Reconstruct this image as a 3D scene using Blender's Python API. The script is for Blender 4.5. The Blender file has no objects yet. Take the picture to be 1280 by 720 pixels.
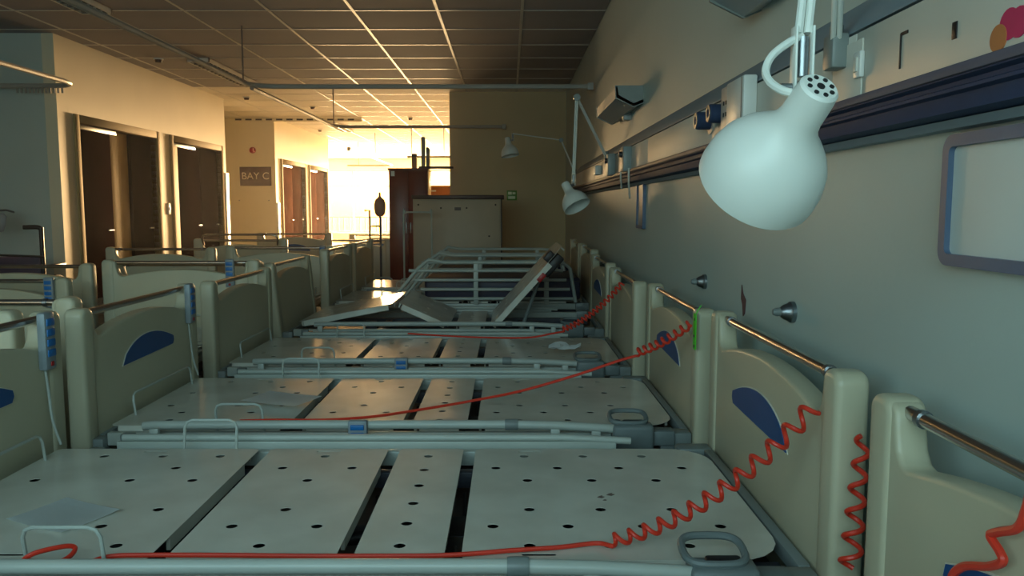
import bpy, bmesh, math, random
from mathutils import Vector, Matrix
random.seed(7)
PI = math.pi
C = bpy.context.scene.collection
S = bpy.context.scene

# ------------------------------------------------------------------ camera
CZ, FPX, PITCH = 1.2, 1000.0, math.atan(.1)
cam_d = bpy.data.cameras.new('camera'); cam = bpy.data.objects.new('camera', cam_d); C.objects.link(cam)
cam.location = (0, 0, CZ); cam.rotation_euler = (PI/2 - PITCH, 0, 0)
cam_d.sensor_width = 36; cam_d.lens = 36*FPX/1280; cam_d.shift_x = 4/1280; cam_d.clip_start = .02
S.camera = cam
# ------------------------------------------------------------------ world, sun, daylight, exposure
W = bpy.data.worlds.new('world'); S.world = W; W.use_nodes = True
nt = W.node_tree
bg = nt.nodes['Background']
sky = nt.nodes.new('ShaderNodeTexSky'); sky.sky_type = 'NISHITA'; sky.sun_disc = False
sky.sun_elevation = math.radians(6); sky.sun_rotation = math.radians(8)
nt.links.new(sky.outputs[0], bg.inputs[0]); bg.inputs[1].default_value = .28
def area(name, loc, rot, sx, sy, energy, col, spread=PI):
    l = bpy.data.lights.new(name, 'AREA'); l.shape = 'RECTANGLE'; l.size = sx; l.size_y = sy
    l.energy = energy; l.color = col; l.spread = spread
    o = bpy.data.objects.new(name, l); C.objects.link(o); o.location = loc; o.rotation_euler = rot
    return o
# daylight in the far windows (low evening sun behind them) and in the bay window behind the camera
area('far_window_daylight', (-4.2, 28.35, 1.45), (-PI/2, 0, 0), 7.6, 2.7, 4200, (1, .68, .34))
area('bay_window_daylight', (-1.6, -1.28, 2.0), (PI/2, 0, 0), 4.4, 1.5, 88, (.57, .95, 1.0))
sl = bpy.data.lights.new('sun', 'SUN'); sl.energy = 14; sl.color = (1, .64, .30); sl.angle = math.radians(5)
so = bpy.data.objects.new('sun', sl); C.objects.link(so)
so.rotation_euler = Vector((-.13, -1, -.012)).to_track_quat('-Z', 'Y').to_euler()
S.view_settings.view_transform = 'Standard'; S.view_settings.look = 'None'
S.view_settings.gamma = 1; S.view_settings.use_curve_mapping = False
S.view_settings.exposure = 0.1

# ------------------------------------------------------------------ measuring helpers (pixel of the photo -> point of the room)
_c, _s = math.cos(PITCH), math.sin(PITCH)
def _d(u, v):
    a = (u-636)/FPX; b = (360-v)/FPX
    return Vector((a, _c+b*_s, -_s+b*_c))
def onx(u, v, X): d = _d(u, v); t = X/d.x; return Vector((X, d.y*t, CZ+d.z*t))
def ony(u, v, Y): d = _d(u, v); t = Y/d.y; return Vector((d.x*t, Y, CZ+d.z*t))
def onz(u, v, Z): d = _d(u, v); t = (Z-CZ)/d.z; return Vector((d.x*t, d.y*t, Z))

# ------------------------------------------------------------------ materials
def lin(c): return tuple(((x/255)/12.92 if x <= 10 else ((x/255+.055)/1.055)**2.4) for x in c)
MATS = {}
def mat(name, rgb, rough=.5, metal=0, var=.08, scale=4., bump=0., bscale=60., rgb2=None, spec=.5, emit=0):
    m = bpy.data.materials.new(name); m.use_nodes = True; n = m.node_tree.nodes; l = m.node_tree.links
    b = n['Principled BSDF']; c = lin(rgb)
    b.inputs['Roughness'].default_value = rough; b.inputs['Metallic'].default_value = metal
    b.inputs['Specular IOR Level'].default_value = spec
    tc = n.new('ShaderNodeTexCoord')
    nz = n.new('ShaderNodeTexNoise'); nz.inputs['Scale'].default_value = scale; nz.inputs['Detail'].default_value = 6
    l.new(tc.outputs['Object'], nz.inputs['Vector'])
    rp = n.new('ShaderNodeValToRGB'); e = rp.color_ramp.elements
    c2 = lin(rgb2) if rgb2 else tuple(x*(1-var*2) for x in c)
    e[0].position = .36; e[1].position = .64
    e[0].color = (*c2, 1); e[1].color = (*c, 1)
    l.new(nz.outputs['Fac'], rp.inputs['Fac']); l.new(rp.outputs['Color'], b.inputs['Base Color'])
    if bump:
        n2 = n.new('ShaderNodeTexNoise'); n2.inputs['Scale'].default_value = bscale; n2.inputs['Detail'].default_value = 3
        l.new(tc.outputs['Object'], n2.inputs['Vector'])
        bp = n.new('ShaderNodeBump'); bp.inputs['Strength'].default_value = bump; bp.inputs['Distance'].default_value = .004
        l.new(n2.outputs['Fac'], bp.inputs['Height']); l.new(bp.outputs['Normal'], b.inputs['Normal'])
    if emit:
        b.inputs['Emission Color'].default_value = (*c, 1); b.inputs['Emission Strength'].default_value = emit
    MATS[name] = m; return m
def scuffed(name, rgb, dirt, rough=.6, sc=1.2, amt=.5):
    """painted wall: faint mottling plus scattered scuffs with a shape of their own"""
    m = mat(name, rgb, rough, var=.03, scale=1.5, bump=.15, bscale=45)
    n = m.node_tree.nodes; l = m.node_tree.links; b = n['Principled BSDF']
    base = b.inputs['Base Color'].links[0].from_socket
    tc = n.new('ShaderNodeTexCoord'); mp = n.new('ShaderNodeMapping'); mp.inputs['Scale'].default_value = (1, 1, .35)
    l.new(tc.outputs['Object'], mp.inputs['Vector'])
    nz = n.new('ShaderNodeTexNoise'); nz.inputs['Scale'].default_value = sc*5; nz.inputs['Detail'].default_value = 9; nz.inputs['Roughness'].default_value = .7
    l.new(mp.outputs['Vector'], nz.inputs['Vector'])
    rp = n.new('ShaderNodeValToRGB'); rp.color_ramp.elements[0].position = .66; rp.color_ramp.elements[1].position = .80
    l.new(nz.outputs['Fac'], rp.inputs['Fac'])
    mu = n.new('ShaderNodeMath'); mu.operation = 'MULTIPLY'; mu.inputs[1].default_value = amt; l.new(rp.outputs['Color'], mu.inputs[0])
    mx = n.new('ShaderNodeMix'); mx.data_type = 'RGBA'; mx.inputs['B'].default_value = (*lin(dirt), 1)
    l.new(mu.outputs[0], mx.inputs['Factor']); l.new(base, mx.inputs['A']); l.new(mx.outputs['Result'], b.inputs['Base Color'])
    return m
scuffed('wall_paint', (186, 201, 196), (120, 115, 110), .5)
scuffed('hall_paint', (228, 218, 190), (170, 150, 120), .65)
scuffed('partition_paint', (196, 178, 138), (110, 90, 70), .6)
mat('tile_lit', (240, 234, 222), .8, var=.03, scale=2, bump=.3, bscale=120)  # whiter copy for the hall: its bright light is put into the colour
mat('tile', (150, 146, 150), .85, var=.04, scale=2, bump=.3, bscale=120)  # greyer copy for the bay: its dimness is put into the colour
mat('tbar', (225, 220, 210), .4)
mat('vinyl', (96, 92, 92), .35, var=.12, scale=2)
mat('bounce_vinyl', (206, 194, 170), .3, var=.06, scale=2)  # hall floor, kept pale to bounce window light onto the ceiling
mat('navy_cover', (34, 36, 66), .5, var=.08, scale=3)
mat('uplight_grey', (168, 174, 176), .4, var=.04)
mat('cream', (196, 189, 162), .38, var=.03, scale=3, bump=.05)
mat('cream_rim', (226, 222, 205), .4, var=.02)
mat('plate', (222, 220, 208), .19, var=.05, scale=5, rgb2=(208, 205, 192))
mat('white_metal', (184, 190, 182), .35, var=.04)
mat('grey_metal', (128, 136, 134), .4, var=.06)
mat('grey_plastic', (112, 122, 122), .45, var=.05)
mat('under', (62, 66, 78), .5, var=.15)
mat('black', (22, 22, 26), .45, var=.1)
mat('chrome', (200, 196, 192), .22, metal=1, var=.06, scale=9)
mat('steel', (150, 155, 160), .35, metal=1, var=.08)
mat('blue', (8, 76, 136), .42, var=.05)
mat('blue_button', (20, 110, 180), .4, var=.04)
mat('control', (138, 148, 154), .45, var=.04)
mat('red', (170, 16, 14), .4, var=.06)
mat('cord', (226, 58, 36), .42, var=.05)
mat('green_tag', (70, 220, 40), .5, var=.05)
mat('enamel', (226, 230, 224), .38, var=.02, scale=2)
mat('rubber', (30, 30, 34), .7)
mat('paper', (242, 246, 246), .4, var=.03)
mat('dark_door', (30, 17, 16), .9, var=.12, scale=3, spec=.0)  # near-black: the shade inside the open doorways painted onto the leaves
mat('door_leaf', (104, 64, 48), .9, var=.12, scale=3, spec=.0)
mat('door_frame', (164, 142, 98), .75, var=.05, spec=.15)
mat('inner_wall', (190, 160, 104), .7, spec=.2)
mat('trunk_slope', (128, 142, 152), .45, var=.04)
mat('trunk_panel', (208, 206, 196), .45, var=.03)
mat('trunk_rail', (46, 62, 92), .6, var=.06, spec=.25)
mat('rail_line', (98, 92, 104), .5, var=.05, spec=.3)
mat('board_frame', (86, 106, 134), .4, var=.05)
mat('board_white', (214, 220, 216), .3, var=.02)
mat('socket', (220, 222, 218), .35, var=.02)
mat('socket_pink', (212, 196, 184), .4, var=.02)
mat('switch_grey', (140, 150, 150), .4)
mat('pink', (206, 40, 96), .5)
mat('orange', (196, 120, 70), .5)
mat('sign', (64, 34, 34), .5, var=.04)
mat('sign_letter', (222, 210, 196), .5, var=.02)
mat('rail_white', (172, 168, 160), .4, var=.04)
mat('rail_dark', (120, 104, 96), .5)
mat('mahogany', (118, 28, 18), .3, var=.15, scale=3)
mat('brown_wood', (70, 42, 32), .45, var=.15, scale=4)
mat('orange_wood', (190, 120, 54), .4, var=.1, scale=3)
mat('cabinet', (196, 176, 150), .45, var=.05, scale=3)
mat('exit_green', (90, 150, 40), .4, var=.05)
mat('exit_mark', (225, 235, 190), .4, var=.02)
mat('oval_brown', (190, 130, 100), .5)
mat('purple', (64, 52, 76), .6)
mat('window_frame', (210, 200, 185), .4)
mat('stain', (104, 66, 70), .6, var=.2, scale=20)
mat('amber', (196, 130, 70), .4)
def glass_mat():
    m = bpy.data.materials.new('pane_glass'); m.use_nodes = True; n = m.node_tree.nodes; l = m.node_tree.links
    n.remove(n['Principled BSDF']); o = n['Material Output']
    t = n.new('ShaderNodeBsdfTransparent'); g = n.new('ShaderNodeBsdfGlossy'); g.inputs['Roughness'].default_value = .03
    x = n.new('ShaderNodeMixShader'); x.inputs[0].default_value = .06
    l.new(t.outputs[0], x.inputs[1]); l.new(g.outputs[0], x.inputs[2]); l.new(x.outputs[0], o.inputs[0]); MATS['pane_glass'] = m
glass_mat()

# ------------------------------------------------------------------ mesh builder
class MB:
    def __init__(s): s.bm = bmesh.new()
    def _merge(s, b, mtx=None):
        me = bpy.data.meshes.new('t'); b.to_mesh(me); b.free()
        if mtx is not None: me.transform(mtx)
        s.bm.from_mesh(me); bpy.data.meshes.remove(me); return s
    def box(s, x0, x1, y0, y1, z0, z1, bev=0, mtx=None, seg=2):
        b = bmesh.new(); bmesh.ops.create_cube(b, size=1)
        for v in b.verts: v.co = Vector((x0 if v.co.x < 0 else x1, y0 if v.co.y < 0 else y1, z0 if v.co.z < 0 else z1))
        if bev: bmesh.ops.bevel(b, geom=b.edges[:], offset=bev, segments=seg, affect='EDGES', profile=.5)
        return s._merge(b, mtx)
    def prism(s, pts, axis, a0, a1, bev=0, holes=(), mtx=None, seg=2):
        """2D outline (with holes) extruded along axis 'x','y','z'"""
        b = bmesh.new()
        def P(p, a):
            return {'x': Vector((a, p[0], p[1])), 'y': Vector((p[0], a, p[1])), 'z': Vector((p[0], p[1], a))}[axis]
        if holes:
            es = []
            for loop in [pts]+list(holes):
                vs = [b.verts.new(P(p, a1)) for p in loop]
                es += [b.edges.new((vs[i], vs[(i+1) % len(vs)])) for i in range(len(vs))]
            bmesh.ops.triangle_fill(b, use_beauty=True, use_dissolve=False, edges=es)
            top = b.faces[:]
        else:
            vs = [b.verts.new(P(p, a1)) for p in pts]; top = [b.faces.new(vs)]
        r = bmesh.ops.extrude_face_region(b, geom=top)
        d = P((0, 0), a0)-P((0, 0), a1)
        for e in r['geom']:
            if isinstance(e, bmesh.types.BMVert): e.co += d
        if holes:
            pass
        bmesh.ops.recalc_face_normals(b, faces=b.faces[:])
        if bev and not holes:
            ed = [e for e in b.edges if len(e.link_faces) == 2 and e.calc_face_angle(0) > .9]
            bmesh.ops.bevel(b, geom=ed, offset=bev, segments=seg, affect='EDGES', profile=.5)
        return s._merge(b, mtx)
    def tube(s, pts, r, n=10, cap=True, closed=False):
        pts = [Vector(p) for p in pts]; N = len(pts); rs = r if isinstance(r, (list, tuple)) else [r]*N
        b = bmesh.new(); rings = []; up = None
        for i, p in enumerate(pts):
            if closed: t = pts[(i+1) % N]-pts[i-1]
            else: t = pts[min(i+1, N-1)]-pts[max(i-1, 0)]
            t.normalize()
            if up is None: up = t.orthogonal().normalized()
            up = (up - t*up.dot(t));
            up = up.normalized() if up.length > 1e-6 else t.orthogonal().normalized()
            sd = t.cross(up)
            rings.append([b.verts.new(p+(up*math.cos(2*PI*k/n)+sd*math.sin(2*PI*k/n))*rs[i]) for k in range(n)])
        for i in range(N if closed else N-1):
            A, B = rings[i], rings[(i+1) % N]
            for k in range(n): b.faces.new((A[k], A[(k+1) % n], B[(k+1) % n], B[k]))
        if cap and not closed: b.faces.new(rings[0][::-1]); b.faces.new(rings[-1])
        bmesh.ops.recalc_face_normals(b, faces=b.faces[:])
        return s._merge(b)
    def lathe(s, prof, n=24, mtx=None):
        """profile [(r, z)] turned about z"""
        b = bmesh.new(); rings = []
        for r, z in prof: rings.append([b.verts.new((r*math.cos(2*PI*k/n), r*math.sin(2*PI*k/n), z)) for k in range(n)] if r > 1e-6 else [b.verts.new((0, 0, z))])
        for A, B in zip(rings, rings[1:]):
            for k in range(n):
                k2 = (k+1) % n
                if len(A) == 1 and len(B) == 1: continue
                if len(A) == 1: b.faces.new((A[0], B[k2], B[k]))
                elif len(B) == 1: b.faces.new((A[k], A[k2], B[0]))
                else: b.faces.new((A[k], A[k2], B[k2], B[k]))
        bmesh.ops.recalc_face_normals(b, faces=b.faces[:])
        return s._merge(b, mtx)
    def mesh(s, name, material, smooth=True):
        me = bpy.data.meshes.new(name); s.bm.to_mesh(me); s.bm.free()
        me.materials.append(MATS[material])
        if smooth:
            for p in me.polygons: p.use_smooth = True
            me.set_sharp_from_angle(angle=math.radians(38))
        return me
def ob(name, me, parent=None, loc=None, rot=None):
    o = bpy.data.objects.new(name, me); C.objects.link(o)
    if parent: o.parent = parent
    if loc is not None: o.location = loc
    if rot is not None: o.rotation_euler = rot
    return o
CACHE = {}
def part(name, key, build, material, parent=None, loc=None, rot=None):
    k = (key, material)
    if key is None: return ob(name, build().mesh(name, material), parent, loc, rot)
    if k not in CACHE: CACHE[k] = build().mesh(name, material)
    return ob(name, CACHE[k], parent, loc, rot)
def one(name, mb, material, parent=None, loc=None, rot=None): return ob(name, mb.mesh(name, material), parent, loc, rot)
def tag(o, label, cat, group=None):
    o['label'] = label; o['category'] = cat
    if group: o['group'] = group
    return o
def thing(name, label, cat, loc=(0, 0, 0), rz=0, group=None):
    o = bpy.data.objects.new(name, None); C.objects.link(o); o.location = loc; o.rotation_euler = (0, 0, rz); o.empty_display_size = .1
    return tag(o, label, cat, group)
def struct(o): o['kind'] = 'structure'; return o
def sroot(name):
    o = bpy.data.objects.new(name, None); C.objects.link(o); return struct(o)
def align(p, d): return Matrix.Translation(Vector(p)) @ Vector(d).to_track_quat('Z', 'Y').to_matrix().to_4x4()
def smooth_path(P, n=8):
    P = [Vector(p) for p in P]; out = []
    Q = [P[0]*2-P[1]]+P+[P[-1]*2-P[-2]]
    for i in range(1, len(Q)-2):
        a, b, c, d = Q[i-1:i+3]
        for k in range(n):
            t = k/n
            out.append(.5*((2*b)+(c-a)*t+(2*a-5*b+4*c-d)*t*t+(3*b-a-3*c+d)*t**3))
    return out+[P[-1]]
def circ(x, y, r, n=12): return [(x+r*math.cos(2*PI*k/n), y+r*math.sin(2*PI*k/n)) for k in range(n)]
def rrect(x0, x1, y0, y1, rs, n=5):
    """rounded rectangle, radii (x0y0, x1y0, x1y1, x0y1)"""
    if not isinstance(rs, (tuple, list)): rs = (rs,)*4
    out = []
    for (cx, cy, a0), r in zip(((x0, y0, PI), (x1, y0, 1.5*PI), (x1, y1, 0), (x0, y1, .5*PI)), rs):
        sx = 1 if cx == x0 else -1; sy = 1 if cy == y0 else -1
        if r < 1e-5: out.append((cx, cy)); continue
        for k in range(n+1):
            a = a0+.5*PI*k/n; out.append((cx+sx*r+r*math.cos(a), cy+sy*r+r*math.sin(a)))
    return out

# ================================================================== THE SETTING
XR, XL, ZC, YP = .85, -4.48, 2.91, 12.05
YA, YB, YD, YE, YF = 8.07, 12.8, 15.5, 20.1, 28.0       # left-hand corners along the ward, far window wall
XO = -9.0
struct(one('floor', MB().box(XO, 3, -1.2, YP+.1, -.1, 0), 'vinyl'))
struct(one('floor_hall', MB().box(XO, 3, YP+.1, YF+.2, -.1, 0), 'bounce_vinyl'))
struct(one('wall_right', MB().box(XR, XR+.15, -1.15, YP+.15, 0, ZC+.2), 'wall_paint'))
struct(one('wall_partition', MB().box(-.88, XR, YP, YP+.15, 0, ZC), 'partition_paint'))
struct(one('wall_hall_right', MB().box(2.85, 3, YP, YF, 0, ZC+.2), 'hall_paint'))
struct(one('wall_hall_near', MB().box(XR+.15, 3, YP, YP+.15, 0, ZC+.2), 'hall_paint'))
struct(one('wall_outer', MB().box(XO-.15, XO, -1.15, YF, 0, ZC+.2), 'wall_paint'))
struct(one('wall_bay_end', MB().box(XO, XL-.12, YA, YA+.12, 0, ZC), 'wall_paint'))
struct(one('wall_passage_near', MB().box(XO, XL-.12, YB-.12, YB, 0, ZC), 'hall_paint'))
struct(one('wall_passage_far', MB().box(XO, XL-.12, YD, YD+.12, 0, ZC), 'hall_paint'))
struct(one('wall_far_return', MB().box(XO, XL-.12, YE-.12, YE, 0, ZC), 'hall_paint'))
def wall_with_openings(name, y0, y1, ops, hz):
    m = MB(); y = y0
    for a, b in ops:
        m.box(XL-.12, XL, y, a, 0, ZC); m.box(XL-.12, XL, a, b, hz, ZC); y = b
    m.box(XL-.12, XL, y, y1, 0, ZC); return struct(one(name, m, 'hall_paint'))
D1, D2, D3, D4 = (8.44, 10.27), (10.78, 12.56), (15.95, 17.70), (18.15, 19.85)
HZ = 2.08
wall_with_openings('wall_left', YA, YB, (D1, D2), HZ)
wall_with_openings('wall_left_beyond', YD, YE, (D3, D4), HZ)
def door(i, ys, panels, leafmat):
    r = sroot('door_%d' % i); y0, y1 = ys
    m = MB(); fw = .085
    for a, b, z0, z1 in ((y0-fw, y0, 0, HZ+fw), (y1, y1+fw, 0, HZ+fw), (y0, y1, HZ, HZ+fw)): m.box(XL-.11, XL+.025, a, b, z0, z1, .006)
    one('door_frame', m, 'door_frame', r)
    one('door_closer', MB().box(XL-.10, XL-.04, y0+.05, y0+.9, HZ-.05, HZ-.005, .005), 'steel', r)
    for (a, b, dep, mt) in panels:
        A = y0+(y1-y0)*a; B = y0+(y1-y0)*b
        p = one('door_leaf' if 'door' in mt else 'side_panel', MB().box(XL-dep-.045, XL-dep, A, B, .01, HZ-.006, .004), mt, r)
        if 'door' in mt:
            one('door_handle', MB().tube([(XL-dep, B-.09, .95), (XL-dep+.04, B-.09, .95), (XL-dep+.04, B-.2, .95)], .009, 8), 'steel', p)
door(1, D1, ((0, .44, .07, 'dark_door'), (.44, .70, .10, 'inner_wall'), (.70, 1, .06, 'dark_door')), 'dark_door')  # dark leaves fill the open doorway, its shade is in their colour
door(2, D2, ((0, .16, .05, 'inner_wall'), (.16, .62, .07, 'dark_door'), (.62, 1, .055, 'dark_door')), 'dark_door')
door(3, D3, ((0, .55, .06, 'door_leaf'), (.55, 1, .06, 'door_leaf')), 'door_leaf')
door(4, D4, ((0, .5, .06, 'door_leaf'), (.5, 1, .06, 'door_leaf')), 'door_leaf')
for i, (y, h) in enumerate(((YB, 1.75), (YD, 1.3))):
    g = struct(one('trim_%d' % (i+1), MB().prism([(0, 0), (.035, .0), (.04, .06), (.035, .12), (0, .12)], 'z', .02, h, mtx=Matrix.Translation((XL, y-.12 if i == 0 else y, 0))), 'socket'))
struct(one('baseboard_right', MB().box(XR-.02, XR, -1, YP, 0, .1, .004), 'rail_dark'))
struct(one('baseboard_left', MB().box(XL, XL+.02, YA, D1[0]-.09, 0, .1, .004).box(XL, XL+.02, D1[1]+.09, D2[0]-.09, 0, .1, .004), 'rail_dark'))

# window walls -----------------------------------------------------------------
def window_wall(wname, iname, y, face, x0, x1, ox0, ox1, oz0, oz1, nx, transom):
    m = MB(); t = .2
    a, b = (y, y+t) if face < 0 else (y-t, y)
    m.box(x0, ox0, a, b, 0, ZC+.2).box(ox1, x1, a, b, 0, ZC+.2).box(ox0, ox1, a, b, 0, oz0).box(ox0, ox1, a, b, oz1, ZC+.2)
    struct(one(wname, m, 'hall_paint' if face < 0 else 'wall_paint'))
    r = sroot(iname); yc = (a+b)/2; fr = .05
    m = MB()
    m.box(ox0, ox1, yc-.03, yc+.03, oz0, oz0+fr, .004).box(ox0, ox1, yc-.03, yc+.03, oz1-fr, oz1, .004)
    m.box(ox0, ox0+fr, yc-.03, yc+.03, oz0, oz1, .004).box(ox1-fr, ox1, yc-.03, yc+.03, oz0, oz1, .004)
    one('window_frame', m, 'window_frame', r)
    w = (ox1-ox0)/nx
    for k in range(1, nx): part('mullion', ('mull', iname), lambda: MB().box(-.02, .02, -.025, .025, oz0+fr, oz1-fr, .004), 'window_frame', r, (ox0+w*k, yc, 0))
    one('transom', MB().box(ox0+fr, ox1-fr, yc-.02, yc+.02, transom-.02, transom+.02, .003), 'window_frame', r)
    for k in range(nx):
        for q, (za, zb) in enumerate(((oz0+fr, transom-.02), (transom+.02, oz1-fr))):
            part('pane', ('pane', iname, q), lambda: MB().box(.03, w-.03, -.003, .003, za, zb), 'pane_glass', r, (ox0+w*k, yc, 0))
    yy = a-.12 if face < 0 else b
    one('window_sill', MB().box(ox0-.05, ox1+.05, yy, yy+.12, oz0-.04, oz0, .006), 'window_frame', r)
window_wall('wall_back', 'window_1', YF, -1, XO-.15, 3, -7.9, -.5, .35, 2.5, 6, 1.95)
window_wall('wall_front', 'window_2', -1.0, 1, XO-.15, XR+.15, -3.9, .6, 1.2, 2.8, 4, 2.3)
# balcony railing outside the far window
r = thing('balcony_railing', 'row of thin upright railing bars outside the bright far window', 'railing', (-4.2, 28.27, 0))
one('top_rail', MB().box(-3.8, 3.8, -.02, .02, .86, .90), 'under', r)
for k in range(40): part('baluster', 'balu', lambda: MB().box(-.018, .018, -.01, .01, 0, .86), 'under', r, (-3.7+k*.19, 0, 0))
one('bottom_rail', MB().box(-3.8, 3.8, -.02, .02, .30, .34), 'under', r)

# ceiling ------------------------------------------------------------------------
cl = sroot('ceiling')
TS = .735
one('ceiling_slab', MB().box(XO-.15, 3, -1.2, YF+.2, ZC+.06, ZC+.2), 'tile', cl)
xs = [XR-TS*k for k in range(0, 14)]
Y0 = 7.9-TS*12
def tile_mesh(): return MB().box(.006, TS-.006, .006, TS-.006, .0, .016, .004, seg=1)
near = MB(); far = MB()
ny = int((YF-Y0)/TS)+1
lights_at = set()
for j in range(ny):
    y = Y0+j*TS
    for i in range(-3, 13):
        x = XR-TS*(i+1)
        inb = (x > XL-TS*.9) and i >= 0
        if 5.5 < y < 20.5 and inb:
            part('ceiling_tile', 'ceiltile', tile_mesh, 'tile' if y < 11.5 else 'tile_lit', cl, (x, y, ZC))
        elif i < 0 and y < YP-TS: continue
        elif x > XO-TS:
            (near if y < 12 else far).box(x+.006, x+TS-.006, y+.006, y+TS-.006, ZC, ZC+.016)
for mb, n in ((near, 'tile'), (far, 'tile_lit')):
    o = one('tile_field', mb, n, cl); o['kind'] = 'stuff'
for i in range(-3, 14):
    x = XR-TS*i
    y0 = -1 if i > 0 else YP+.15
    if i == 0: y0 = YP
    part('grid_bar', ('gbl', y0), lambda: MB().box(-.013, .013, y0, YF, -.004, .01), 'tbar', cl, (x, 0, ZC))
for j in range(ny):
    y = Y0+j*TS
    x1 = XR if y < YP else 2.85
    part('cross_bar', ('gbt', x1), lambda: MB().box(XO, x1, -.013, .013, -.003, .01), 'tbar', cl, (0, y, ZC))

# ================================================================== BEDS
def board_mesh():
    """one moulded panel: two upright horns with a low arch between them"""
    m = MB(); N = 16
    right = [(.522, .83), (.516, .842), (.505, .850), (.464, .850), (.448, .844), (.438, .834), (.434, .80), (.427, .768), (.412, .748), (.39, .742)]
    arch = [(y, .742+.046*(1-(abs(y)/.39)**2.0)) for y in [.39-.78*k/N for k in range(1, N)]]
    left = [(-y, z) for y, z in right[::-1]]
    out = [(-.51, .255), (.51, .255), (.522, .27)]+right+arch+left+[(-.522, .27)]
    m.prism(out, 'x', -.030, .030, .010, seg=3)
    for s in (-1, 1):
        a, b = sorted((s*.448, s*.53))
        m.prism(rrect(a, b, .25, .855, (.02, .02, .03, .03)), 'x', -.037, .037, .016, seg=3)
    return m
def leaf(d=0):
    """half leaf: straight lower edge, round at +y, pointed at -y"""
    pts = [(-.235, .592)]
    for k in range(1, 15):
        t = k/15; y = -.235+.47*t
        pts.append((y, .592+.1*math.sin(PI*min(1, t**.8*.86))**.75*(1-.02*t)))
    pts += [(.245, .640), (.250, .620), (.238, .602)]
    if d:
        cx, cy = .03, .635; pts = [(cx+(y-cx)*(1+d*1.6), cy+(z-cy)*(1+d*5)) for y, z in pts]
    return pts[::-1]
ROWS = (.345, .228, .115)
def holes_leg():
    H = []
    for sgn in (1, -1):
        H += [(-.505, sgn*.345), (-.88, sgn*.345), (-.505, sgn*.115), (-.69, sgn*.115), (-.97, sgn*.115), (-.60, sgn*.228)]
    H += [(-.69, .345), (-.88, -.228)]
    return H
def holes_thigh():
    H = []
    for s_ in (1, -1): H += [(-.165, s_*.345), (-.27, s_*.228), (-.055, s_*.228), (-.165, s_*.115)]
    return H
def holes_seat(): return [(.17, y) for y in (.345, .21, .07, -.07, -.21, -.345)]
def holes_back():
    H = []
    for s_ in (1, -1):
        H += [(x, s_*.345) for x in (.48, .67, .86)]+[(x, s_*.228) for x in (.39, .58, .77, .965)]+[(x, s_*.115) for x in (.485, .675, .865)]
    return H
SECT = dict(leg=(-1.07, -.40, holes_leg, (.02,)*4, -.36), thigh=(-.36, .03, holes_thigh, (.02,)*4, .05),
            seat=(.07, .28, holes_seat, (.012,)*4, .17), back=(.32, 1.075, holes_back, (.03, .13, .13, .03), .32))
PZ = .40
def section_mesh(key):
    x0, x1, hf, rs, hx = SECT[key]
    hs = [circ(x-hx, y, .0145) for x, y in hf()]
    if key in ('back', 'leg', 'thigh'):
        xm = (x0+x1)/2-hx if key != 'back' else .18
        for s_ in (1, -1): hs.append(rrect(xm-.04, xm+.04, s_*.395-.006, s_*.395+.006, .005, 3))
    m = MB().prism(rrect(x0-hx, x1-hx, -.425, .425, rs), 'z', -.0015, 0, holes=hs)
    # folded lip under the edges
    for s_ in (1, -1): m.box(x0-hx+.14*(key == 'back')*0+.03, x1-hx-(.15 if key == 'back' else .03), s_*.415-.006, s_*.415+.006, -.04, -.001)
    m.box(x0-hx+.005, x0-hx+.015, -.38, .38, -.04, -.001); m.box(x1-hx-.015, x1-hx-.005, -.28, .28, -.04, -.001)
    return m
def upper_frame():
    m = MB()
    for s_ in (1, -1):
        m.box(-1.05, 1.08, s_*.345-.02, s_*.345+.02, .30, .352, .004)
    for x in (-1.02, -.5, .1, .55, 1.0): m.box(x-.025, x+.025, -.36, .36, .30, .34, .004)
    return m
def motors():
    m = MB()
    m.box(-.45, -.1, -.08, .06, .22, .30, .012).box(.12, .5, -.05, .1, .21, .30, .012).box(.26, .34, -.3, -.12, .24, .33, .01)
    m.tube([(-.1, 0, .26), (.12, .02, .28)], .02).tube([(.02, .25, .3), (.06, .0, .24), (.05, -.28, .31)], .007, 6).tube([(.295, .22, .32), (.30, .05, .25), (.29, -.2, .33), (.31, -.34, .30)], .006, 6)
    return m
def side_channel(): return MB().box(-1.06, 1.08, -.016, .016, .335, .385, .005)
def base_frame():
    m = MB()
    for s_ in (1, -1):
        m.box(-.8, .8, s_*.3-.025, s_*.3+.025, .13, .18, .006)
        m.box(-.68, -.6, s_*.26-.02, s_*.26+.02, .17, .31, .004, Matrix.Identity(4)).box(.6, .68, s_*.26-.02, s_*.26+.02, .17, .31, .004)
    for x in (-.78, .78): m.box(x-.03, x+.03, -.44, .44, .125, .175, .006)
    return m
def castor():
    m = MB(); m.lathe([(0, -.02), (.05, -.02), (.06, -.012), (.06, .012), (.05, .02), (0, .02)], 18, Matrix.Translation((0, 0, .06)) @ Matrix.Rotation(PI/2, 4, 'X'))
    return m
def fork():
    return MB().box(-.03, .03, -.032, -.024, .05, .13, .003).box(-.03, .03, .024, .032, .05, .13, .003).box(-.032, .032, -.032, .032, .118, .14, .004)
def wire(pts): return lambda: MB().tube(pts, .0048, 8)
def u_path(a, b, h, axis, other, lean=0, r=.025):
    """upside-down U between a and b along an axis, height h above the platform"""
    P = []
    def q(t, z): return Vector((t, other+lean*z/h, PZ+z)) if axis == 'x' else Vector((other+lean*z/h, t, PZ+z))
    P += [q(a, -.02), q(a, h-r), q(a+r*.3, h-r*.3), q(a+r, h), q(b-r, h), q(b-r*.3, h-r*.3), q(b, h-r), q(b, -.02)]
    return P
RY = -.52
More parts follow.
